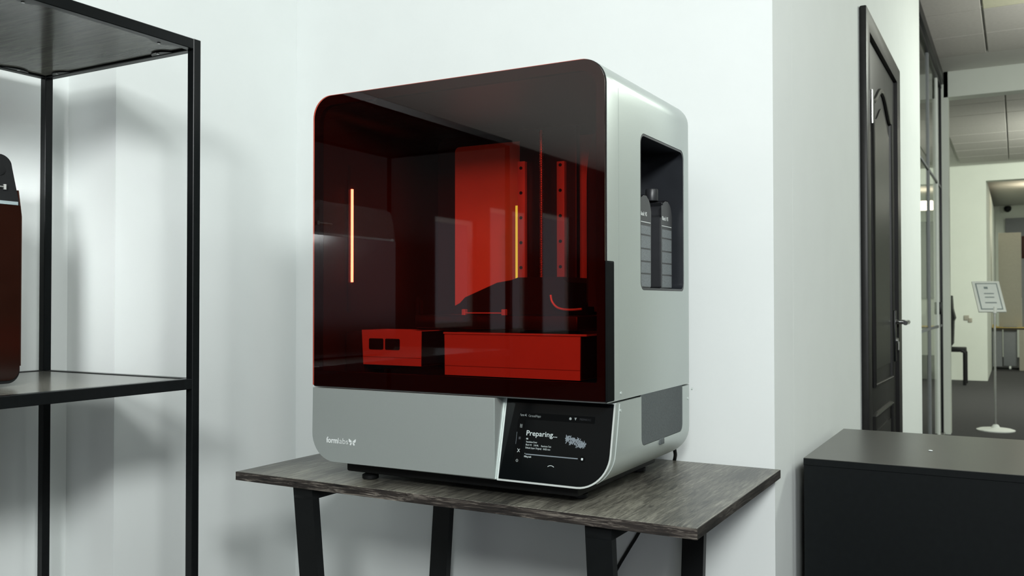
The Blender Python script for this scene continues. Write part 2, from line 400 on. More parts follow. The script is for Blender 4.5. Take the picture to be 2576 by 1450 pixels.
# ================================================================ TABLE
TX0, TX1, TY0, TY1, TZ = -1.499, -0.459, 1.443, 2.04, 0.750
t = Thing('work_table', ((TX0+TX1)/2, (TY0+TY1)/2, 0), 'dark wood-effect table with black steel legs carrying the large printer', 'table')
part('tabletop', B(TX0+0.002, TX1-0.002, TY0+0.002, TY1, TZ-0.018, TZ, bev=0.0008, seg=1), 'woodtop', t)
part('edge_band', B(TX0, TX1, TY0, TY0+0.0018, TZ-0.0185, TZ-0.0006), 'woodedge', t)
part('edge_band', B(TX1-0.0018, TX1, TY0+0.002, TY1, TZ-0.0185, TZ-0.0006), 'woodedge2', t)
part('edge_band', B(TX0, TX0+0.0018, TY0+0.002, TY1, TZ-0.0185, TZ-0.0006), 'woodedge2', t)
for xa, xb in ((-1.345, -1.292), (-0.667, -0.616)):
    part('top_rail', B(xa, xb, 1.458, 2.018, 0.706, 0.7315, bev=0.002), 'tableleg', t)
    for ya, yb, s in ((1.456, 1.476, 1), (2.0, 2.02, -1)):
        P = [(ya, 0.7315), (yb, 0.7315), (yb+s*0.075, 0.02), (ya+s*0.075, 0.02)]
        part('leg', poly(P, 'yz', xa+0.0005, xb-0.0005), 'tableleg', t)
    part('foot_rail', B(xa, xb, 1.52, 1.957, 0.0, 0.022, bev=0.002), 'tableleg', t)
part('cross_bar', B(-1.291, -0.668, 1.725, 1.75, 0.706, 0.7315), 'tableleg', t)

# ================================================================ LARGE PRINTER
PX0, PX1, PY0, PY1, PZ0, PZ1 = -1.290, -0.6245, 1.461, 1.941, 0.789, 1.5525
pr = Thing('resin_printer', (-0.957, 1.70, TZ), 'large silver resin 3D printer with orange-red front window and touchscreen on the table', '3D printer')
def profile(ins):
    return rrect(PX0+ins, PX1-ins, PZ0+ins, PZ1-ins, max(.062-ins, .012), max(.062-ins, .012), max(.046-ins, .012), max(.046-ins, .012), 10)
def loft(yfront, rb=0.036):
    bm = bmesh.new(); rings = []
    st = [(yfront+0.0, 0.0015), (yfront+0.0015, 0.0), (PY1-rb, 0.0)]
    for k in range(1, 8):
        a = math.radians(90*k/7); st.append((PY1-rb+rb*math.sin(a), rb*(1-math.cos(a))))
    for y, ins in st: rings.append([bm.verts.new((x, y, z)) for x, z in profile(ins)])
    n = len(rings[0])
    for a, b in zip(rings, rings[1:]):
        for k in range(n): bm.faces.new((a[k], a[(k+1) % n], b[(k+1) % n], b[k]))
    bm.faces.new(rings[0][::-1]); bm.faces.new(rings[-1]); return bm
def cut_z(bm, z, keep_above):
    r = bmesh.ops.bisect_plane(bm, geom=bm.verts[:]+bm.edges[:]+bm.faces[:], plane_co=(0, 0, z), plane_no=(0, 0, 1),
                               clear_inner=keep_above, clear_outer=not keep_above)
    es = [e for e in r['geom_cut'] if isinstance(e, bmesh.types.BMEdge)]
    bmesh.ops.holes_fill(bm, edges=es, sides=0); return bm
ZS0, ZS1 = 0.9405, 0.9440
CX0, CX1, CY0, CY1, CZ0, CZ1 = -1.2775, -0.6405, 1.40, 1.905, 0.962, 1.5370   # chamber
upper = cut_z(loft(PY0), ZS1, True)
cham = poly(rrect(CX0, CX1, CZ0, CZ1, .004, .004, .03, .03), 'xz', CY0, CY1)
bayc = poly(rrect(1.622, 1.880, 1.1435, 1.4450, .016, .016, .020, .020), 'yz', -0.7235, -0.55)
upper = boolean(upper, [cham, bayc, B(-0.6258, -0.6, 1.5135, 1.5147, 0.93, 1.53)])
up = part('upper_housing', upper, 'silver', pr)
# lower housing, front face leaning back at its top
lower = cut_z(loft(PY0), ZS0, False)
for v in lower.verts:
    if v.co.y < PY0+0.003: v.co.y += 0.003+(v.co.z-0.789)*0.2354
ventc = poly(rrect(1.624, 1.866, 0.846, 0.99, .016, .016, .018, .018), 'yz', -0.6275, -0.55)
lower = boolean(lower, [ventc])
lo = part('lower_housing', lower, 'silver', pr)
def yfr(z): return PY0+0.003+(z-0.789)*0.2354
# bright curved trim line on the side of the lower housing
tp = [(PX1+0.0004, yfr(0.938)+0.016, 0.938), (PX1+0.0004, yfr(0.89)+0.017, 0.89), (PX1+0.0002, yfr(0.85)+0.017, 0.852)]
for k in range(1, 8):
    a = math.radians(60*k/7); x = PX1-0.062+0.0625*math.cos(a); z = PZ0+0.062-0.0625*math.sin(a); tp.append((x, yfr(z)+0.017, z))
part('trim_line', tube(bmesh.new(), tp, 0.0009, 6), 'silver_edge', pr, label='thin bright trim line')
# left front cover (vertical), closing wedge included
cov = poly(rrect(PX0-0.001, -0.8495, 0.7915, 0.9425, .058, .0, .0, .0, 10), 'xz', 1.4555, 1.4975)
bmesh.ops.bevel(cov, geom=[e for e in cov.edges if all(abs(v.co.y-1.4555) < 1e-5 for v in e.verts)], offset=0.0015, segments=2, affect='EDGES')
cv = part('front_cover', cov, 'silver', pr)
t1 = place(text_bm('form', 0.0165, bold=0.0004), (-1.2525, 1.4551, 0.8305), (1, 0, 0), (0, 0, 1), w=0.0300)
t2 = place(text_bm('labs', 0.0165, bold=-0.0001), (-1.2215, 1.4551, 0.8305), (1, 0, 0), (0, 0, 1), w=0.0262)
part('brand_lettering', merge([t1, t2]), 'white', cv, smooth=False)
# butterfly emblem
def pan(pts, y): return poly([(x, z) for x, z in pts], 'xz', y, y+0.0004)
ex, ez = -1.1845, 0.8365
wing = [(0.0008, 0.0005), (0.0085, 0.0056), (0.0092, 0.0046), (0.0084, -0.0006), (0.0050, -0.0020)]
low = [(0.0008, -0.0010), (0.0046, -0.0026), (0.0064, -0.0066), (0.0040, -0.0078), (0.0022, -0.0058)]
eb = []
for s in (-1, 1):
    for w_ in (wing, low):
        eb.append(boolean(pan([(ex+s*x, ez+z) for x, z in w_], 1.4548), [pan([(ex+s*(0.0050+(x-0.0050)*0.4), ez+0.0010+(z-0.0010)*0.4) for x, z in w_], 1.4540)]) if w_ is wing
                  else pan([(ex+s*x, ez+z) for x, z in w_], 1.4548))
part('butterfly_emblem', merge(eb), 'white', cv, smooth=False)
# display glass (leaning plane)
gp = rrect(-0.8455, -0.6270, 0.7925, 0.9385, .001, .058, .001, .001, 12)
dg_ = poly(gp, 'xz', 0, 0.004)
for v in dg_.verts: v.co.y += yfr(v.co.z)-0.0012
ds = part('display_glass', dg_, 'screen', pr)
sy = Vector((0, 0.2354, 1)).normalized(); sn = Vector((0, -1, 0.2354)).normalized()
def SP(x, z): return Vector((x, yfr(z)-0.0012, z))+sn*0.0006
def stext(s, x, z, w, size, mk, bold=0.0, nm='screen_lettering'):
    part(nm, place(text_bm(s, size, bold), SP(x, z), (1, 0, 0), sy, w), mk, ds, smooth=False)
def srect(x0, x1, z0, z1, mk, nm, r=0.0003, lift=0.0):
    b = bmesh.new(); pts = rrect(x0, x1, z0, z1, r, r, r, r, 4)
    b.faces.new([b.verts.new(SP(x, z)+sn*lift) for x, z in pts]); part(nm, b, mk, ds, smooth=False)
def sdisc(x, z, r, mk, nm, n=20, ri=0, lift=0.0):
    b = bmesh.new()
    o_ = [b.verts.new(SP(x+r*math.cos(2*math.pi*k/n), z+r*math.sin(2*math.pi*k/n))+sn*lift) for k in range(n)]
    if ri:
        i_ = [b.verts.new(SP(x+ri*math.cos(2*math.pi*k/n), z+ri*math.sin(2*math.pi*k/n))+sn*lift) for k in range(n)]
        for k in range(n): b.faces.new((o_[k], o_[(k+1) % n], i_[(k+1) % n], i_[k]))
    else: b.faces.new(o_)
    part(nm, b, mk, ds, smooth=False)
srect(-0.8155, -0.662, 0.9025, 0.9145, 'ui4', 'status_bar')
srect(-0.8175, -0.8025, 0.823, 0.902, 'ui4', 'side_menu')
srect(-0.8145, -0.8025, 0.8575, 0.8775, 'ui4', 'selected_menu_tile', lift=0.0001)
stext('Form 4L', -0.8135, 0.9075, 0.0140, 0.0062, 'ui', 0.0001)
stext('CarouselHippo', -0.7960, 0.9070, 0.0255, 0.0062, 'ui', 0.0001)
sdisc(-0.7100, 0.9085, 0.0024, 'ui', 'status_icon')
b_ = bmesh.new(); b_.faces.new([b_.verts.new(SP(x, z)) for x, z in ((-0.7022, 0.9108), (-0.6975, 0.9108), (-0.6998, 0.9060))]); part('wifi_icon', b_, 'ui', ds, smooth=False)
stext('PREPARING', -0.6915, 0.9067, 0.0225, 0.0055, 'ui3')
for i in range(3):
    for j in range(2): srect(-0.8118+j*0.0026, -0.8097+j*0.0026, 0.8912-i*0.0024, 0.8931-i*0.0024, 'ui', 'grid_icon')
srect(-0.8172, -0.8164, 0.8565, 0.8785, 'ui2', 'selection_marker')
srect(-0.8118, -0.8078, 0.8655, 0.8700, 'ui3', 'queue_icon', lift=0.0002)
for s_ in (-1, 1):
    b_ = bmesh.new(); b_.faces.new([b_.verts.new(SP(-0.8095+x, 0.8455+z)) for x, z in ((-0.0030, -0.0030*s_), (-0.0020, -0.0036*s_), (0.0030, 0.0026*s_), (0.0021, 0.0033*s_))]); part('tools_icon', b_, 'ui', ds, smooth=False)
sdisc(-0.8105, 0.8275, 0.0026, 'ui', 'settings_icon', ri=0.0011)
stext('Preparing...', -0.7965, 0.8735, 0.0635, 0.0135, 'ui', 0.0001)
stext('0%', -0.7960, 0.8663, 0.0042, 0.0038, 'ui', 0.0001)
stext('Standalone Cover', -0.7955, 0.8608, 0.0230, 0.0044, 'ui')
stext('Black V5', -0.7955, 0.8555, 0.0120, 0.0044, 'ui')
stext('218 ML', -0.7790, 0.8553, 0.0100, 0.0044, 'ui')
stext('Resolution Tank', -0.7635, 0.8551, 0.0205, 0.0044, 'ui')
stext('Default (Layer Original)', -0.7955, 0.8502, 0.0330, 0.0044, 'ui')
stext('0.025 mm', -0.7590, 0.8500, 0.0145, 0.0044, 'ui')
srect(-0.7960, -0.7950, 0.8405, 0.8418, 'ui', 'progress_marker')
srect(-0.7940, -0.6880, 0.8392, 0.8410, 'ui2', 'progress_bar', 0.0006)
stext('Filling tank', -0.7965, 0.8345, 0.0150, 0.0046, 'ui', 0.00005)
sdisc(-0.6795, 0.8400, 0.0052, 'ui4', 'stop_button', lift=0.0001)
srect(-0.6814, -0.6776, 0.8381, 0.8419, 'ui', 'stop_icon', 0.0006, lift=0.0003)
b_ = bmesh.new()
tube(b_, [SP(-0.7400+0.0062*t_, 0.8240-0.0022*t_*t_) for t_ in [x/4 for x in range(-4, 5)]], 0.0005, 6); part('swipe_mark', b_, 'ui', ds)
# model preview: a tangle of small rods
b_ = bmesh.new(); rr = random.Random(3)
for k in range(120):
    u_ = rr.uniform(-1, 1); cx = -0.6955+u_*0.0195; cz = 0.8685-u_*0.004+rr.uniform(-1, 1)*0.0075*(1-0.5*abs(u_))
    a = rr.choice((0.5, 0.7, 2.2, 1.2, 1.6)); l = rr.uniform(0.001, 0.0042)
    p0 = SP(cx-l*math.cos(a), cz-l*math.sin(a)); p1 = SP(cx+l*math.cos(a), cz+l*math.sin(a))
    tube(b_, [p0, p1], rr.uniform(0.00035, 0.0008), 5)
part('model_preview', b_, 'ui2', ds, kind='stuff')
# silver rim corner line beside the display
rim = part('display_rim', boolean(poly(rrect(-0.8492, PX1, 0.7890, 0.9402, .002, .0618, .001, .001, 12), 'xz', 0, 0.0035),
     [poly(rrect(-0.8458, -0.6275, 0.7922, 0.9385, .001, .0585, .001, .001, 12), 'xz', -0.01, 0.02)]), 'silver_edge', pr)
rim = rim.o
for v in rim.data.vertices: v.co.y += yfr(v.co.z+pr.loc.z)-0.0016
# base plinth and feet
part('base_plinth', B(-1.236, -0.700, 1.500, 1.905, 0.7655, 0.7888, bev=0.004), 'blackmatt', pr)
for x, y in ((-1.190, 1.522), (-0.728, 1.565), (-1.190, 1.87), (-0.728, 1.87)):
    f_ = part('foot', lathe(bmesh.new(), [(0.014, 0.0), (0.0175, 0.002), (0.0175, 0.009), (0.013, 0.0115)], (x, y, TZ), 12), 'blackmatt', pr)
    part('foot_stem', cyl(bmesh.new(), (x, y, TZ+0.0115), (x, y, 0.766), 0.006, 10), 'blackmatt', f_)
# orange pane with black border frame
def frame_bm(o_, i_, y0, y1):
    return boolean(poly(o_, 'xz', y0, y1), [poly(i_, 'xz', y0-0.05, y1+0.05)])
part('tinted_pane', poly(rrect(PX0+0.0012, PX1-0.0012, 0.9480, PZ1-0.0010, .002, .002, .045, .045, 12), 'xz', 1.4540, 1.4585), 'pane', pr, label='orange-red transparent hood window')
outl = rrect(PX0+0.0004, PX1-0.0004, 0.9455, PZ1-0.0004, .002, .002, .0455, .0455, 12)
part('hood_border', frame_bm(outl, rrect(PX0+0.0150, PX1-0.0190, 0.9780, PZ1-0.0200, .004, .004, .034, .034, 12), 1.4587, 1.4700), 'blackmatt', pr)
# black grip on the right edge of the hood
part('hood_grip', boolean(B(-0.6262, PX1+0.0015, 1.4545, 1.4905, 0.9455, 1.1930, bev=0.002), [B(-0.6232, -0.6, 1.459, 1.487, 0.9, 1.1885)]), 'grip', pr)
# chamber interior
ch = boolean(poly(rrect(CX0+0.0003, CX1-0.0003, CZ0+0.0003, CZ1-0.0003, .004, .004, .03, .03), 'xz', 1.4705, CY1-0.0003),
             [poly(rrect(CX0+0.003, CX1-0.003, CZ0+0.003, CZ1-0.003, .004, .004, .028, .028), 'xz', 1.40, CY1-0.003),
              B(-0.70, -0.60, 1.60, 1.899, 1.13, 1.46)])
part('chamber_liner', ch, 'chamber', pr)
part('rear_panel', poly(rrect(-1.190, -0.7300, 1.085, 1.497, .004, .004, .012, .012), 'xz', 1.850, 1.856), 'lightpanel', pr, label='pale grey rear panel glowing red')
part('lower_rear_box', B(-1.20, -0.7300, 1.79, 1.849, 0.966, 1.10, bev=0.003), 'tower', pr)
tw = part('lift_tower', merge([B(-0.966, -0.825, 1.765, 1.785, 0.966, 1.505, bev=0.004), B(-0.95, -0.86, 1.785, 1.8495, 0.966, 1.48)]), 'tower', pr)
for xc, zt in ((-0.9540, 1.432), (-0.8575, 1.425)):
    rl = part('guide_rail', B(xc-0.009, xc+0.009, 1.752, 1.7648, 1.165, zt, bev=0.001), 'rail', pr)
    for k in range(5):
        part('rail_screw', cyl(bmesh.new(), (xc, 1.7525, 1.197+k*0.055), (xc, 1.7505, 1.197+k*0.055), 0.0036, 10), 'blackmatt', rl)
b_ = bmesh.new(); cyl(b_, (-0.9000, 1.745, 1.150), (-0.9000, 1.745, 1.495), 0.0034, 12)
hx = [(-0.9000+0.0042*math.cos(k*0.9), 1.745+0.0042*math.sin(k*0.9), 1.152+k*0.34/620) for k in range(620)]
tube(b_, hx, 0.0009, 4)
part('lead_screw', b_, 'steel', pr)
part('glow_strip', B(-0.9700, -0.9655, 1.755, 1.763, 1.170, 1.335), 'yglow', pr, label='dim yellow reflection at tower edge, built as a glowing strip')  # glowing strip added to imitate a yellow reflection on the tower
part('glow_strip', B(-1.2738, -1.2700, 1.559, 1.563, 1.1650, 1.3690), 'led', pr, label='bright white-hot light strip on left wall')
part('strip_channel', B(-1.2744, -1.2725, 1.548, 1.557, 1.1, 1.42), 'tower', pr)
# housing of the cartridge bay inside the chamber, and the bay itself
part('bay_housing', poly([(1.60, 1.12)]+[(1.60, 1.35)]+[(1.60+0.06*(1-math.cos(math.radians(9*k*1.0))), 1.35+0.10*math.sin(math.radians(9*k))) for k in range(1, 11)]+[(1.899, 1.45), (1.899, 1.12)], 'yz', -0.7265, -0.7255), 'chamber', pr)
hs = boolean(poly([(1.602, 1.112), (1.602, 1.36)]+[(1.602+0.05*(1-math.cos(math.radians(9*k))), 1.36+0.10*math.sin(math.radians(9*k))) for k in range(1, 11)]+[(1.898, 1.46), (1.898, 1.112)], 'yz', -0.7250, -0.6450),
             [poly(rrect(1.618, 1.884, 1.140, 1.4490, .018, .018, .022, .022), 'yz', -0.7232, -0.60)])
part('bay_shell', hs, 'chamber', pr)
bay = boolean(poly(rrect(1.6225, 1.8795, 1.1440, 1.4445, .0155, .0155, .0195, .0195), 'yz', -0.7230, -0.6252),
              [poly(rrect(1.6265, 1.8755, 1.1480, 1.4405, .013, .013, .017, .017), 'yz', -0.7212, -0.60)])
part('cartridge_bay', bay, 'bay', pr)
# build arm, release rod, hose
armp = [(-1.045, 1.095), (-1.045, 1.112), (-1.030, 1.119), (-1.017, 1.131), (-0.939, 1.161), (-0.905, 1.166), (-0.890, 1.171), (-0.790, 1.171), (-0.778, 1.160), (-0.775, 1.095)]
part('build_arm', poly(armp, 'xz', 1.62, 1.745), 'tower', pr)
part('build_platform', B(-1.115, -0.735, 1.575, 1.770, 1.066, 1.094, bev=0.004), 'tower', pr)
b_ = bmesh.new(); cyl(b_, (-1.012, 1.612, 1.098), (-0.920, 1.612, 1.098), 0.0016, 8)
for x in (-1.014, -0.918): box(b_, x-0.004, x+0.004, 1.607, 1.6198, 1.091, 1.106, 0.001, 1)
part('release_rod', b_, 'rail', pr)
b_ = tube(bmesh.new(), smooth_path([(-0.811, 1.612, 1.135), (-0.808, 1.612, 1.122), (-0.798, 1.612, 1.111), (-0.784, 1.612, 1.1065), (-0.765, 1.612, 1.1055), (-0.743, 1.612, 1.107)], 5), 0.0024, 8)
part('hose', b_, 'rail', pr)
part('front_bracket', merge([B(-1.139, -1.132, 1.615, 1.625, 1.02, 1.134), B(-1.128, -1.121, 1.615, 1.625, 1.02, 1.125)]), 'tower', pr)
# resin tank and side tray
def tray(xa, xb, ya, yb, za, zb, th=0.003, taper=0.004):
    bm = bmesh.new()
    o_ = [(xa+taper, ya, za), (xb-0.001, ya, za), (xb-0.001, yb, za), (xa+taper, yb, za)]
    p_ = [(xa, ya, zb), (xb, ya, zb), (xb, yb, zb), (xa, yb, zb)]
    A = [bm.verts.new(p) for p in o_]; C = [bm.verts.new(p) for p in p_]
    for i in range(4): bm.faces.new((A[i], A[(i+1) % 4], C[(i+1) % 4], C[i]))
    bm.faces.new(A[::-1]); bm.faces.new(C)
    return boolean(bm, [B(xa+th+taper, xb-th-0.001, ya+th, yb-th, za+0.01, zb+0.05)])
tk = part('resin_tank', tray(-1.003, -0.7035, 1.520, 1.790, 0.9755, 1.0595, taper=0.001), 'tank', pr)
part('tank_seam', B(-1.0032, -0.7034, 1.5194, 1.5200, 0.9938, 0.9946), 'greyboard', tk)
part('tank_end', B(-0.7043, -0.7020, 1.5215, 1.7895, 0.9770, 1.0565), 'blackmatt', tk)
part('tank_rim', B(-1.0045, -0.690, 1.5180, 1.524, 1.0575, 1.0610), 'tank', tk)
tr = part('side_tray', tray(-1.2120, -1.0592, 1.520, 1.60, 0.9900, 1.0625), 'tank', pr)
part('tray_end', B(-1.0601, -1.0580, 1.5215, 1.5995, 0.9910, 1.0610), 'blackmatt', tr)
part('tray_seam', B(-1.2075, -1.0602, 1.5194, 1.5200, 1.0060, 1.0068), 'greyboard', tr)
for x in (-1.1920, -1.1500):
    st_ = part('sticker', poly(rrect(x, x+0.0370, 1.0220, 1.0450, .003, .003, .003, .003, 4), 'xz', 1.5188, 1.5199), 'blackmatt', tr)
part('platform_rest', B(-1.263, -1.213, 1.53, 1.60, 0.966, 1.058, bev=0.002), 'tower', pr)
# side vent panel, pull tab and screws
part('side_vent', boolean(poly(rrect(1.6252, 1.8648, 0.8472, 0.9608, .015, .015, .017, .017), 'yz', -0.6274, -0.6250), [B(-0.7, -0.5, 1.5, 2, 0.9610, 1.0)]), 'vent', pr)
part('vent_tab', B(-0.6272, -0.6225, 1.724, 1.748, 0.835, 0.8475, bev=0.002), 'vent', pr)
for y, z in ((1.5225, 0.9565), (1.5195, 0.9255), (1.93, 0.9300), (1.901, 0.912)):
    part('panel_screw', cyl(bmesh.new(), (PX1-0.001, y, z), (PX1+0.0012, y, z), 0.0028, 12), 'silver_edge', pr)

# ---------------------------------------------------------------- cartridges in the bay
def cartridge(label):
    c = Thing('resin_cartridge', (-0.68, 1.817, 1.148), label, 'cartridge', 'black resin cartridges in the side bay')
    X0, X1, ya, yb, zb = -0.7195, -0.642, 1.781, 1.853, 1.1482
    P = [(ya+0.004, zb), (yb-0.004, zb), (yb, zb+0.004), (yb, 1.302)]
    for k in range(1, 7):
        a = math.radians(15*k); P.append((yb-0.028+0.028*math.cos(a)-0.0, 1.302+0.030*math.sin(a)))
    P += [(yb-0.034, 1.334), (ya+0.040, 1.334), (ya+0.030, 1.330)]
    for k in range(0, 6):
        a = math.radians(70-36*k); P.append((ya+0.006+0.014*math.cos(a), 1.312+0.016*math.sin(a)))
    P += [(ya, 1.294), (ya, zb+0.004)]
    bd = poly(P, 'yz', X0, X1)
    bmesh.ops.bevel(bd, geom=[e for e in bd.edges if all(abs(v.co.x-X1) < 1e-5 for v in e.verts)], offset=0.002, segments=2, affect='EDGES')
    part('bottle_body', bd, 'bottle', c)
    cb = lathe(bmesh.new(), [(0.013, 1.334-1.148), (0.0135, 1.336-1.148), (0.0135, 1.357-1.148), (0.0125, 1.359-1.148)], (-0.672, 1.812, 1.148), 24)
    part('cap', cb, 'bottle', c)
    xl = X1+0.0003
    lb = part('label', poly(rrect(1.7865, 1.8500, 1.165, 1.322, .003, .003, .018, .003, 5), 'yz', X1-0.0005, X1+0.0002), 'bottle', c)
    part('label_lettering', place(text_bm('Black V5', 0.011, 0.0003), (xl+0.0003, 1.7900, 1.2915), (0, 1, 0), (0, 0, 1), 0.037), 'white', lb, smooth=False)
    part('label_rule', B(xl-0.0003, xl+0.0002, 1.7890, 1.8480, 1.2785, 1.2798), 'white', lb)
    z = 1.272
    for h_ in (0.017, 0.024, 0.022, 0.021, 0.024):
        part('label_text_block', B(xl-0.0003, xl+0.0002, 1.7900, 1.8475, z-h_, z), 'labelgrey', lb)
        z -= h_+0.0032
    return c
c2 = cartridge('black resin cartridge at the back of the side bay, label fully visible')
c1 = c2.o.copy(); COL.objects.link(c1); c1.location = (c2.loc.x, c2.loc.y-0.126, c2.loc.z)
c1['label'] = 'black resin cartridge nearest the front, cut off by the bay edge'
for ch_ in list(c2.o.children):
    k_ = ch_.copy(); COL.objects.link(k_); k_.parent = c1
    for gch in list(ch_.children):
        q_ = gch.copy(); COL.objects.link(q_); q_.parent = k_

# ---------------------------------------------------------------- power cable behind the printer
cp = smooth_path([(-0.686, 1.9415, 0.84), (-0.685, 1.966, 0.815), (-0.688, 2.0, 0.778), (-0.700, 2.035, 0.757), (-0.712, 2.0495, 0.735), (-0.740, 2.0495, 0.67), (-0.798, 2.0495, 0.565), (-0.824, 2.0495, 0.522),
                  (-0.862, 2.0495, 0.455), (-0.90, 2.045, 0.36), (-0.91, 2.04, 0.2), (-0.90, 2.03, 0.03), (-0.86, 2.0, 0.0045), (-0.7, 1.98, 0.0045)], 8)
solo('power_cable', tube(bmesh.new(), cp, 0.0042, 10), 'blackmatt', (-0.70, 1.98, 0), 'black power cable hanging behind the table from the large printer', 'cable')

# ================================================================ SHELF UNIT
AX, AY = -1.4885, 1.332; w_ = 0.019; BX = -2.002; SY0 = 0.235
sh = Thing('shelf_unit', ((AX+BX)/2, (AY+SY0)/2, 0), 'open shelving rack of black square tube with grey wood boards at left', 'shelving')
ZT = 1.6695; ZM = 0.9635; ZB = 0.16
for x in (AX-w_, BX):
    for y in (AY-w_, SY0):
        part('post', B(x, x+w_, y, y+w_, 0.0, ZT, bev=0.0012, seg=1), 'blackpowder', sh)
for z in (ZT, ZM, ZB):
    for x in (AX-w_, BX):
        part('side_rail', B(x+0.0003, x+w_-0.0003, SY0+w_, AY-w_, z-0.022, z-0.0003, bev=0.0012, seg=1), 'blackpowder', sh)
    for y in (AY-w_, SY0):
        part('end_rail', B(BX+w_, AX-w_, y+0.0003, y+w_-0.0003, z-0.022, z-0.0003, bev=0.0012, seg=1), 'blackpowder', sh)
    zt = z-0.001 if z == ZT else z-0.0018
    gp_ = 0.0030
    part('shelf_board', B(BX+w_+gp_, AX-w_-gp_, SY0+w_+gp_, AY-w_-gp_, zt-0.0165, zt), 'woodshelf', sh)
def tab(x, y, dx, dy, ux):
    """small steel mounting tab under the top board, (dx,dy) points inwards"""
    P = []
    n = 8
    for k in range(n+1):
        t_ = k/n; a = (t_-0.5)*0.062; h_ = 0.017*(math.sin(math.pi*t_)**0.7)
        P.append((x+ux[0]*a+dx*h_, y+ux[1]*a+dy*h_))
    b = poly(P, 'xy', ZT-0.0207, ZT-0.0180)
    pt = part('mounting_tab', b, 'blackpowder', sh)
    c_ = (x+dx*0.011, y+dy*0.011)
    part('tab_screw', cyl(bmesh.new(), (c_[0], c_[1], ZT-0.0225), (c_[0], c_[1], ZT-0.0206), 0.0032, 10), 'steel', pt)
for x in (-1.585, -1.925): tab(x, AY-w_, 0, -1, (1, 0))
for y in (0.962, 1.25, 0.6):
    tab(AX-w_, y, -1, 0, (0, 1))
for y in (1.24, 0.85): tab(BX+w_, y, 1, 0, (0, 1))

# ---------------------------------------------------------------- small printer on the shelf
FX1, FX0 = -1.660, -1.985; FZ = ZM-0.0016; SY1 = 0.66
def fprof(ins=0.0, z1=None):
    yb = 1.052-ins; P = []
    for k in range(9):
        a = math.radians(270+90*k/8); P.append((yb-0.024+0.024*math.cos(a), FZ+0.006+0.024+0.024*math.sin(a)))
    P += [(yb, 1.285), (yb-0.001, 1.30), (yb-0.006, 1.322), (yb-0.018, 1.377)]
    for k in range(1, 8):
        a = math.radians(8+82*k/7); P.append((yb-0.043+0.025*math.cos(a), 1.377+0.023*math.sin(a)-0.0))
    P += [(SY1+0.05, 1.400), (SY1+0.03, 1.394), (SY1+0.018, 1.377), (SY1, 1.300), (SY1, FZ+0.03), (SY1+0.02, FZ+0.006)]
    return P
fp = Thing('compact_printer', ((FX0+FX1)/2, 0.856, FZ), 'black compact resin printer cut off by the left frame edge on the shelf', '3D printer')
part('housing', poly(fprof(), 'yz', FX0, FX1-0.002), 'blackmatt', fp)
sk = poly([(y, z) for y, z in fprof(0.0) if z < 1.3055]+[(SY1, 1.3055)] if False else rrect(SY1+0.004, 1.0505, FZ+0.012, 1.3055, .022, .022, .002, .002), 'yz', FX1-0.0019, FX1)
part('side_window', sk, 'orange', fp, label='dark orange glossy side cover')
part('trim_band', B(FX1-0.0018, FX1+0.0008, SY1+0.012, 1.0445, 1.3062, 1.3125), 'greyline', fp, label='silver band across the side')
part('corner_edge', poly([(1.0520, 1.0), (1.0545, 1.0), (1.0545, 1.285), (1.0480, 1.335), (1.0455, 1.335), (1.0520, 1.285)], 'yz', FX0+0.01, FX1-0.0025), 'brown', fp, label='brown translucent rear edge')
b_ = bmesh.new(); cyl(b_, (FX1-0.002, 0.985, 1.338), (FX1+0.004, 0.985, 1.338), 0.0022, 8); tube(b_, [(FX1+0.003, 0.96, 1.338), (FX1+0.003, 1.019, 1.338)], 0.0016, 8); cyl(b_, (FX1+0.003, 1.017, 1.333), (FX1+0.003, 1.017, 1.343), 0.003, 8)
part('latch_rod', b_, 'steel', fp, label='steel latch rod')
rp = part('round_port', lathe(bmesh.new(), [(0.010, 0), (0.010, 0.002), (0.006, 0.003)], (0, 0, 0), 20), 'blackmatt', fp)
rp = rp.o
for v in rp.data.vertices:
    x, y, z = v.co+fp.loc; v.co = Vector((FX1-0.002+z, 1.010+x, 1.370+y))-fp.loc
for y in (1.01, 0.70): part('foot', B(FX0+0.03, FX1-0.03, y-0.012, y+0.012, FZ, FZ+0.0065), 'blackmatt', fp)

# ================================================================ BLACK CABINET AT RIGHT
KX0, KY0, KY1, KZ = -0.446, 2.224, 2.790, 0.750
k = Thing('storage_cabinet', (0.25, 2.5, 0), 'low matt black cabinet with dark grey top standing in the right foreground', 'cabinet')
part('carcass', B(KX0, 0.95, KY0, KY1, 0.06, KZ-0.0165, bev=0.0008, seg=1), 'cab', k)
part('top_panel', B(KX0-0.0005, 0.9505, KY0-0.0006, KY1+0.0005, KZ-0.016, KZ, bev=0.0010, seg=1), 'cabtop', k)
part('front_edge_band', B(KX0-0.0004, 0.9504, KY0-0.0016, KY0-0.0007, KZ-0.0162, KZ-0.0012), 'cab', k)
part('plinth', B(KX0+0.02, 0.93, KY0+0.03, KY1-0.01, 0.0, 0.0595), 'cab', k)
for y in (2.255, 2.76): part('side_screw', cyl(bmesh.new(), (KX0-0.0003, y, 0.722), (KX0-0.003, y, 0.722), 0.004, 10), 'steel', k)
cr = bmesh.new(); bmesh.ops.create_icosphere(cr, subdivisions=2, radius=0.0035, matrix=Matrix.Translation((-0.19, 2.47, KZ+0.0017)) @ Matrix.Diagonal((1.5, 1.0, 0.5, 1)))
solo('paper_crumb', cr, 'white', (-0.19, 2.47, KZ), 'tiny white crumb lying on top of the black cabinet', 'crumb')

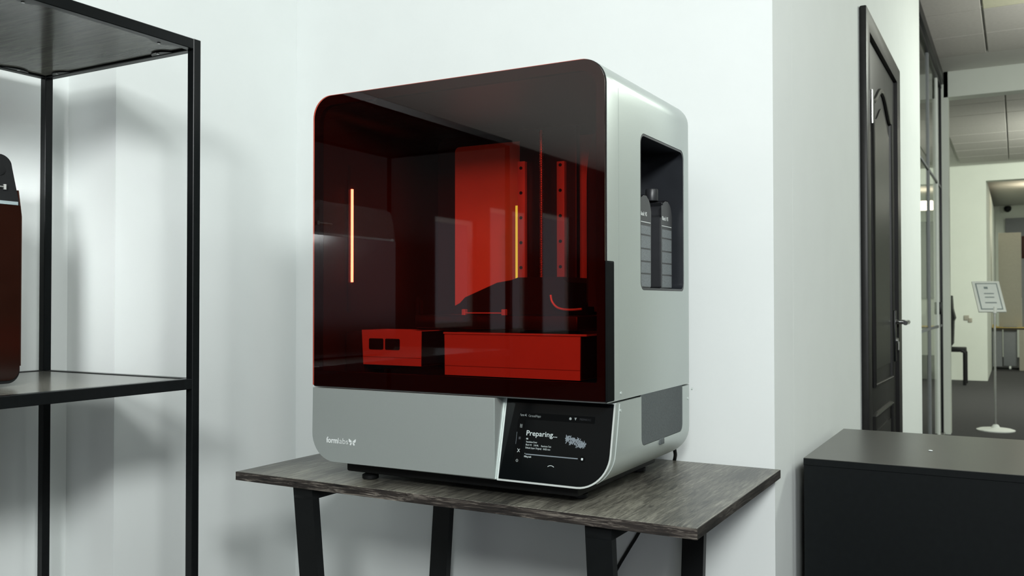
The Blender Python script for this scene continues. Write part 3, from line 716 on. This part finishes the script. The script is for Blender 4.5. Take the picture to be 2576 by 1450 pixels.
# ================================================================ DISTANT HALL
sg = Thing('sign_stand', (-0.165, 8.95, 0), 'white floor-standing notice holder on a thin pole in the doorway', 'sign stand')
s_ = 8.95/8.65
part('base', lathe(bmesh.new(), [(0.150, 0.0), (0.152, 0.008), (0.13, 0.016), (0.035, 0.028), (0.022, 0.05), (0.012, 0.055)], (-0.170, 8.95, 0.0), 36), 'whiteplastic', sg)
part('pole', cyl(bmesh.new(), (-0.170, 8.95, 0.05), (-0.170, 8.95, 1.045), 0.0095, 14), 'steel', sg)
u1 = Vector((0.212, 0.075, 0)); v1 = Vector((-0.060, 0.150, 0.270)); O_ = Vector((-0.290, 8.895, 1.035)); nn = u1.cross(v1).normalized()
def slab(a0, a1, b0, b1, t0, t1):
    bm = bmesh.new(); vs = [bm.verts.new(O_+u1*a+v1*b+nn*t_) for a in (a0, a1) for b in (b0, b1) for t_ in (t0, t1)]
    for f in ((0, 1, 3, 2), (4, 6, 7, 5), (0, 4, 5, 1), (2, 3, 7, 6), (0, 2, 6, 4), (1, 5, 7, 3)): bm.faces.new([vs[i] for i in f])
    return bm
fr_ = part('sign_frame', slab(0, 1, 0, 1, -0.012, 0.0), 'whiteplastic', sg)
part('notice_sheet', slab(0.10, 0.90, 0.07, 0.93, 0.0, 0.002), 'greyline', fr_, label='teal-grey ruled border of the notice')
part('notice_sheet', slab(0.14, 0.86, 0.10, 0.90, 0.002, 0.003), 'paper', fr_)
for (a, b, wd, hh) in ((0.38, 0.74, 0.14, 0.07), (0.34, 0.57, 0.36, 0.03), (0.34, 0.45, 0.34, 0.03), (0.30, 0.27, 0.42, 0.035)):
    part('notice_lettering', slab(a, a+wd, b, b+hh, 0.003, 0.0036), 'greyline', fr_)
part('pole_joint', cyl(bmesh.new(), (-0.170, 8.945, 1.02), (-0.165, 8.96, 1.075), 0.016, 12), 'whiteplastic', sg)
# chair by the far wall
cc = Thing('visitor_chair', (-0.70, 13.8, 0), 'black framed chair against the far corridor wall', 'chair')
part('backrest', poly([(-0.86, 0.50), (-0.80, 0.50), (-0.765, 0.55), (-0.755, 0.86), (-0.735, 0.90), (-0.765, 1.03), (-0.775, 1.21), (-0.815, 1.21), (-0.83, 0.9)], 'xz', 13.62, 13.98), 'blackmatt', cc)
part('seat', B(-0.86, -0.61, 13.60, 14.0, 0.445, 0.50, bev=0.012), 'blackmatt', cc)
for y in (13.61, 13.96):
    part('leg', tube(bmesh.new(), [(-0.66, y, 0.46), (-0.630, y, 0.455), (-0.620, y, 0.43), (-0.620, y, 0.0)], 0.022, 8), 'blackmatt', cc)
    part('leg', tube(bmesh.new(), [(-0.84, y, 0.46), (-0.86, y, 0.0)], 0.022, 8), 'blackmatt', cc)
solo('wall_socket', merge([B(-0.665, -0.60, 14.485, 14.4998, 0.86, 0.93, bev=0.003), B(-0.61, -0.56, 14.485, 14.4998, 0.83, 0.89, bev=0.003)]), 'beige', (-0.62, 14.49, 0.86), 'small beige socket on the pale wall left of the notice stand', 'socket')
# desk, divider and things at the far end
dk = Thing('office_desk', (0.2, 17.3, 0), 'grey desk with dark top edge beneath the beige divider', 'desk')
part('desktop', B(-0.365, 1.2, 17.0, 17.7, 0.665, 0.70, bev=0.003), 'yellow', dk, label='thin tan desktop edge')
part('desktop_edge', B(-0.366, 1.2, 16.996, 16.9999, 0.668, 0.692), 'black', dk)
part('side_panel', B(-0.36, -0.22, 17.1, 17.6, 0.05, 0.6645), 'greyboard', dk)
part('drawer_unit', B(-0.20, 0.0, 17.12, 17.6, 0.06, 0.6645, bev=0.004), 'greyboard', dk)
part('end_panel', B(0.03, 0.10, 16.95, 17.65, -0.0, 0.6645), 'beige', dk)
part('caster', cyl(bmesh.new(), (-0.12, 17.14, 0.03), (-0.09, 17.14, 0.03), 0.029, 12), 'whiteplastic', dk)
pd = Thing('desk_divider', (-0.09, 17.15, 0.70), 'tall beige divider board standing on the far desk', 'divider')
part('board', B(-0.262, 0.07, 17.12, 17.18, 0.7005, 2.27, bev=0.004), 'beige', pd)
part('base_foot', B(-0.2, 0.0, 17.08, 17.22, 0.7003, 0.715), 'greyboard', pd)
solo('yellow_card', B(-0.355, -0.30, 17.03, 17.10, 0.7003, 0.745, bev=0.003), 'yellow', (-0.33, 17.06, 0.70), 'small yellow object on the left end of the far desk', 'card')
struct('trim_1', B(-0.19, 1.6, 20.93, 20.999, 1.2, 2.82), 'greyboard')
dr = Thing('ceiling_projector', (-0.15, 20.0, 2.92), 'small black dome camera high on the far end wall', 'camera')
part('mount', cyl(bmesh.new(), (-0.145, 20.9, 3.02), (-0.145, 20.999, 3.02), 0.05, 14), 'whiteplastic', dr)
part('dome', lathe(bmesh.new(), [(0.02, 0.0), (0.06, 0.03), (0.07, 0.09), (0.05, 0.12)], (-0.145, 20.86, 2.94), 16), 'blackmatt', dr)
dr.o.name = 'security_camera'
rc = Thing('red_binder', (0.11, 17.2, 0.70), 'dark red object at the right frame edge behind the divider', 'binder')
part('cover', B(0.075, 0.14, 17.3, 17.6, 1.85, 2.22, bev=0.004), 'brown', rc)
part('shelf_support', B(0.075, 0.14, 17.35, 17.55, 0.7005, 1.8495), 'greyboard', rc)
lm = Thing('ceiling_luminaire', (0.30, 17.4, H), 'bright linear lamp seen only as a reflection in the glass partition', 'lamp')
part('diffuser', B(0.13, 0.46, 17.0, 17.5, 2.74, 2.86, bev=0.01), 'lampglow', lm)
part('hanger', merge([cyl(bmesh.new(), (0.22, 17.25, 2.86), (0.22, 17.25, H), 0.006, 8), cyl(bmesh.new(), (0.40, 17.25, 2.86), (0.40, 17.25, H), 0.006, 8)]), 'steel', lm)

# ---------------------------------------------------------------- render quality hints
S.cycles.use_denoising = True
S.cycles.max_bounces = 10; S.cycles.diffuse_bounces = 5; S.cycles.transparent_max_bounces = 16
S.cycles.caustics_reflective = False; S.cycles.caustics_refractive = False
S.cycles.sample_clamp_indirect = 6
